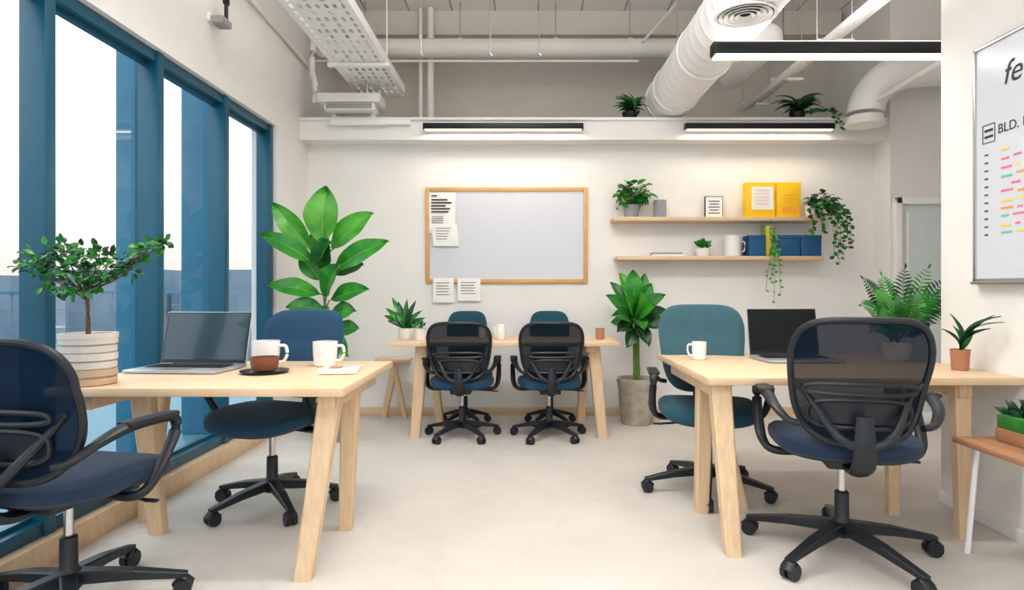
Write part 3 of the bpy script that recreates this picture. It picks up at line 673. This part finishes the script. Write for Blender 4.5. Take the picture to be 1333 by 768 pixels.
b = B(); b.tube([(-.9, 5.93, 2.63), (-.9, 5.93, ZC-.005)], .035, 'pipe', n=12); b.cyl((-1.0, 5.95, 2.63), (-1.0, 5.95, ZC-.005), .02, 'pipe'); b.done('conduit_pipe', origin=(-.95, 5.94, 2.63))
b = B(); b.tube([(-1.925, 3.6, 3.2), (-1.92, 4.2, 3.18), (-1.92, 5.0, 3.15), (-1.92, 5.5, 3.12)], .018, 'pipe'); b.done('conduit_pipe', origin=(-1.9, 4.5, 3.15))
b = B()
for (px, ) in ((638,), (548,), (702,)):
    x = (px-CX)*5.0/F; b.cyl((x, 5.0, 3.05), (x, 5.0, ZC-.002), .004, 'alu', n=6); b.cyl((x, 5.0, 3.05), (x+.02, 5.0, 3.03), .008, 'alu', n=6)
b.tube([at(836, 55, 5.7), at(858, 30, 5.7), at(882, 3, 5.7)], .012, 'pipe'); b.done('hanging_rods', origin=(0, 5, 3.1))
b = B(); c0 = V((1.30, 2.6, 2.84)); r = .20; prof = []; y = 0
while y < 3.0:
    prof += [(r, y), (r, y+.105), (r+.003, y+.11), (r+.003, y+.118), (r, y+.123)]; y += .125
X = Matrix.Rotation(-math.pi/2, 4, 'X')
b.lathe(prof, c0, 'duct', n=40, X=X)
b.lathe([(r, 0), (r+.012, 0), (r+.012, .03), (r, .03)], c0+V((0, 2.9, 0)), 'duct', n=40, X=X)
b.lathe([(0, 0), (r, 0)], c0, 'duct', n=40, X=X); b.lathe([(0, 0), (r, 0)], c0+V((0, 3.0, 0)), 'duct', n=40, X=X)
cd = V((1.21, 3.36, 2.652))
b.lathe([(.12, .05), (.13, 0), (.165, -.02), (.17, -.03), (.15, -.028)], cd, 'white', n=32)
for q in (.125, .095, .065, .035): b.lathe([(q+.018, -.03), (q, -.018), (q-.006, -.018), (q+.012, -.032), (q+.018, -.03)], cd, 'white', n=32)
b.lathe([(.15, -.010), (0, -.0105)], cd, 'black', n=32)
for yy in (3.2, 4.4, 5.2):
    b.tube([c0+V((math.cos(a)*(r+.004), yy-2.6, math.sin(a)*(r+.004))) for a in [2*math.pi*i/30 for i in range(30)]], .009, 'duct', n=6, closed=True, ref=(0, 1, 0)); b.cyl((1.3, yy, 3.04), (1.3, yy, ZC-.002), .006, 'alu', n=6)
b.done('spiral_duct', origin=c0)
b = B(); b.tube([(1.62, 4.75, 3.02), (1.80, 4.75, 3.05), (1.90, 4.8, 3.08), (1.92, 5.0, 3.1), (1.92, 5.5, 3.1), (1.92, 5.68, 3.1)], .12, 'duct', n=24, sub=6)
b.tube([(1.50, 4.75, 3.0), (1.64, 4.75, 3.03)], .10, 'duct', n=24); b.cyl((1.62, 4.75, 3.02), (1.66, 4.75, 3.025), .132, 'duct', n=24); b.cyl((1.92, 5.2, 3.2), (1.92, 5.2, ZC-.002), .006, 'alu', n=6); b.done('branch_duct', origin=(1.9, 4.9, 3))
b = B()
for (x, z, w) in ((2.12, 2.88, .03), (2.20, 2.92, .02), (2.32, 2.99, .03)):
    b.span((x-w/2, 3.3, z-.02), (x+w/2, 6.05, z+.02), 'duct', .003)
for yy in (3.6, 4.4, 5.2, 5.9):
    b.span((2.09, yy-.015, 2.90), (2.36, yy+.015, 2.92), 'duct'); b.cyl((2.10, yy, 2.9), (2.10, yy, ZC-.002), .005, 'alu', n=6); b.cyl((2.35, yy, 2.9), (2.35, yy, ZC-.002), .005, 'alu', n=6)
b.done('strut_rails', origin=(2.2, 4.7, 2.9))
b = B(); b.tube([(2.45, 3.3, 3.15), (2.45, 6.3, 3.15)], .025, 'pipe'); b.done('conduit_pipe', origin=(2.45, 4.8, 3.15))
b = B(); b.tube([(1.70, 3.3, 3.5), (1.70, 5.65, 3.5)], .02, 'pipe'); b.done('conduit_pipe', origin=(1.7, 4.8, 3.5))
b = B(); b.tube([(2.85, 3.4, 2.68), (2.85, 4.4, 2.68), (2.85, 4.95, 2.66)], .022, 'duct', n=12)
b.tube([(4.19, 5.06, 2.95), (3.4, 5.06, 2.95), (3.05, 5.06, 2.90), (2.88, 5.07, 2.76), (2.83, 5.08, 2.64), (2.82, 5.08, 2.50)], .14, 'duct', n=24); b.cyl((2.82, 5.08, 2.485), (2.82, 5.08, 2.51), .15, 'duct', n=24)
b.done('duct_elbow', origin=(2.9, 5.1, 2.7))
# linear lamps
def area(name, par, loc, sx, sy, power, col, up=False):
    l = bpy.data.lights.new(name, 'AREA'); l.shape = 'RECTANGLE'; l.size = sx; l.size_y = sy; l.energy = power; l.color = col
    lo = bpy.data.objects.new('lamp_light', l); sc.collection.objects.link(lo); lo.parent = par; lo.location = loc
    if up: lo.rotation_euler = (math.pi, 0, 0)
def linlamp(x0, x1, y, z, hh, dd, k, name, rods, power, col, up=0, gl=.014):
    b = B(); b.span((x0, y-dd/2, z), (x1, y+dd/2, z+hh), 'blackm', .003)
    b.span((x0+.015, y-dd/2+.004, z-gl), (x1-.015, y+dd/2-.004, z), k, .002)
    if up: b.span((x0+.015, y-dd/2+.006, z+hh), (x1-.015, y+dd/2-.006, z+hh+.004), k)  # glowing top strip and upward light are added, to brighten the ceiling
    for r in rods: b.cyl(r[0], r[1], .0035, 'blackm', n=6)
    o = b.done(name, origin=((x0+x1)/2, y, z))
    area(name+'_light', o, (0, 0, -.02), x1-x0-.05, dd, power, col)
    if up: area(name+'_uplight', o, (0, 0, hh+.012), x1-x0-.05, dd, up, col, True)
    return o
linlamp(1.10, 2.72, 3.6, 2.50, .07, .08, 'lamp', 'unseen_fill_lamp', [((1.52, 3.6, 2.57), (1.52, 3.6, ZC-.002)), ((2.5, 3.6, 2.57), (2.5, 3.6, ZC-.002))], 9, (1, .97, .94), up=8)
linlamp(-.865, .51, 5.28, 2.505, .05, .06, 'lampw', 'linear_lamp', [((-.6, 5.28, 2.53), (-.6, 5.35, 2.53)), ((.3, 5.28, 2.53), (.3, 5.35, 2.53))], 4.5, (1, .84, .66), gl=.008)
linlamp(1.38, 2.66, 5.28, 2.505, .05, .06, 'lampw', 'linear_lamp', [((1.6, 5.28, 2.53), (1.6, 5.35, 2.53)), ((2.5, 5.28, 2.53), (2.5, 5.35, 2.53))], 4, (1, .84, .66), gl=.008)
linlamp(-.8, .9, .9, 2.80, .07, .07, 'lamp', 'unseen_fill_lamp', [((-.5, .9, 2.87), (-.5, .9, ZC-.002)), ((.7, .9, 2.87), (.7, .9, ZC-.002))], 22, (1, .985, .97), up=34)  # added lamp out of view, fill light for room and ceiling
linlamp(-.8, .9, 2.6, 3.3, .07, .07, 'lamp', 'unseen_fill_lamp', [((-.5, 2.6, 3.37), (-.5, 2.6, ZC-.002)), ((.7, 2.6, 3.37), (.7, 2.6, ZC-.002))], 38, (1, .985, .97), up=60)  # second added fill lamp, above the frame and never seen
b = B(); b.span((-1.68, 5.30, 2.555), (-.98, 5.345, 2.60), 'white', .006); b.span((-1.7, 5.28, 2.548), (-1.2, 5.33, 2.555), 'white'); b.done('ledge_light_fitting', origin=(-1.3, 5.32, 2.56))
b = B(); b.span((-1.95, 3.78, 2.79), (-1.93, 3.9, 2.84), 'white', .003); b.box((-1.89, 3.84, 2.80), (.08, .12, .045), 'greypot', .008); b.cyl((-1.86, 3.84, 2.82), (-1.86, 3.84, 2.93), .012, 'blackm'); b.box((-1.86, 3.84, 2.93), (.03, .04, .04), 'blackm', .005)
b.done('wall_spotlight', origin=(-1.93, 3.84, 2.8))

# ------------------------------------------------------------------ world, camera
w = bpy.data.worlds.new('sky'); sc.world = w; w.use_nodes = True; nt = w.node_tree; bg = nt.nodes['Background']
tc = nt.nodes.new('ShaderNodeTexCoord'); sp = nt.nodes.new('ShaderNodeSeparateXYZ'); rp = nt.nodes.new('ShaderNodeValToRGB')
mr = nt.nodes.new('ShaderNodeMapRange'); mr.inputs[1].default_value = -1; mr.inputs[2].default_value = 1
nt.links.new(tc.outputs['Generated'], sp.inputs[0]); nt.links.new(sp.outputs[2], mr.inputs[0]); nt.links.new(mr.outputs[0], rp.inputs[0]); nt.links.new(rp.outputs[0], bg.inputs[0])
e = rp.color_ramp.elements; e[0].position = .47; e[0].color = (.5, .5, .5, 1); e[1].position = 1; e[1].color = (.78, .9, 1, 1)
k = e.new(.498); k.color = (.35, .31, .29, 1); k = e.new(.53); k.color = (.44, .39, .36, 1); k = e.new(.60); k.color = (.52, .55, .58, 1); k = e.new(.75); k.color = (.9, .96, 1, 1)
bg.inputs[1].default_value = 2.8
cam = bpy.data.cameras.new('camera'); co = bpy.data.objects.new('camera', cam); sc.collection.objects.link(co); sc.camera = co
co.location = (0, 0, H); co.rotation_euler = (math.pi/2, 0, 0); cam.sensor_width = 36; cam.lens = 36*F/1333
cam.shift_x = -(CX-666.5)/1333; cam.shift_y = -(384-CY)/1333; cam.clip_start = .05; cam.clip_end = 500
sc.view_settings.view_transform = 'Standard'
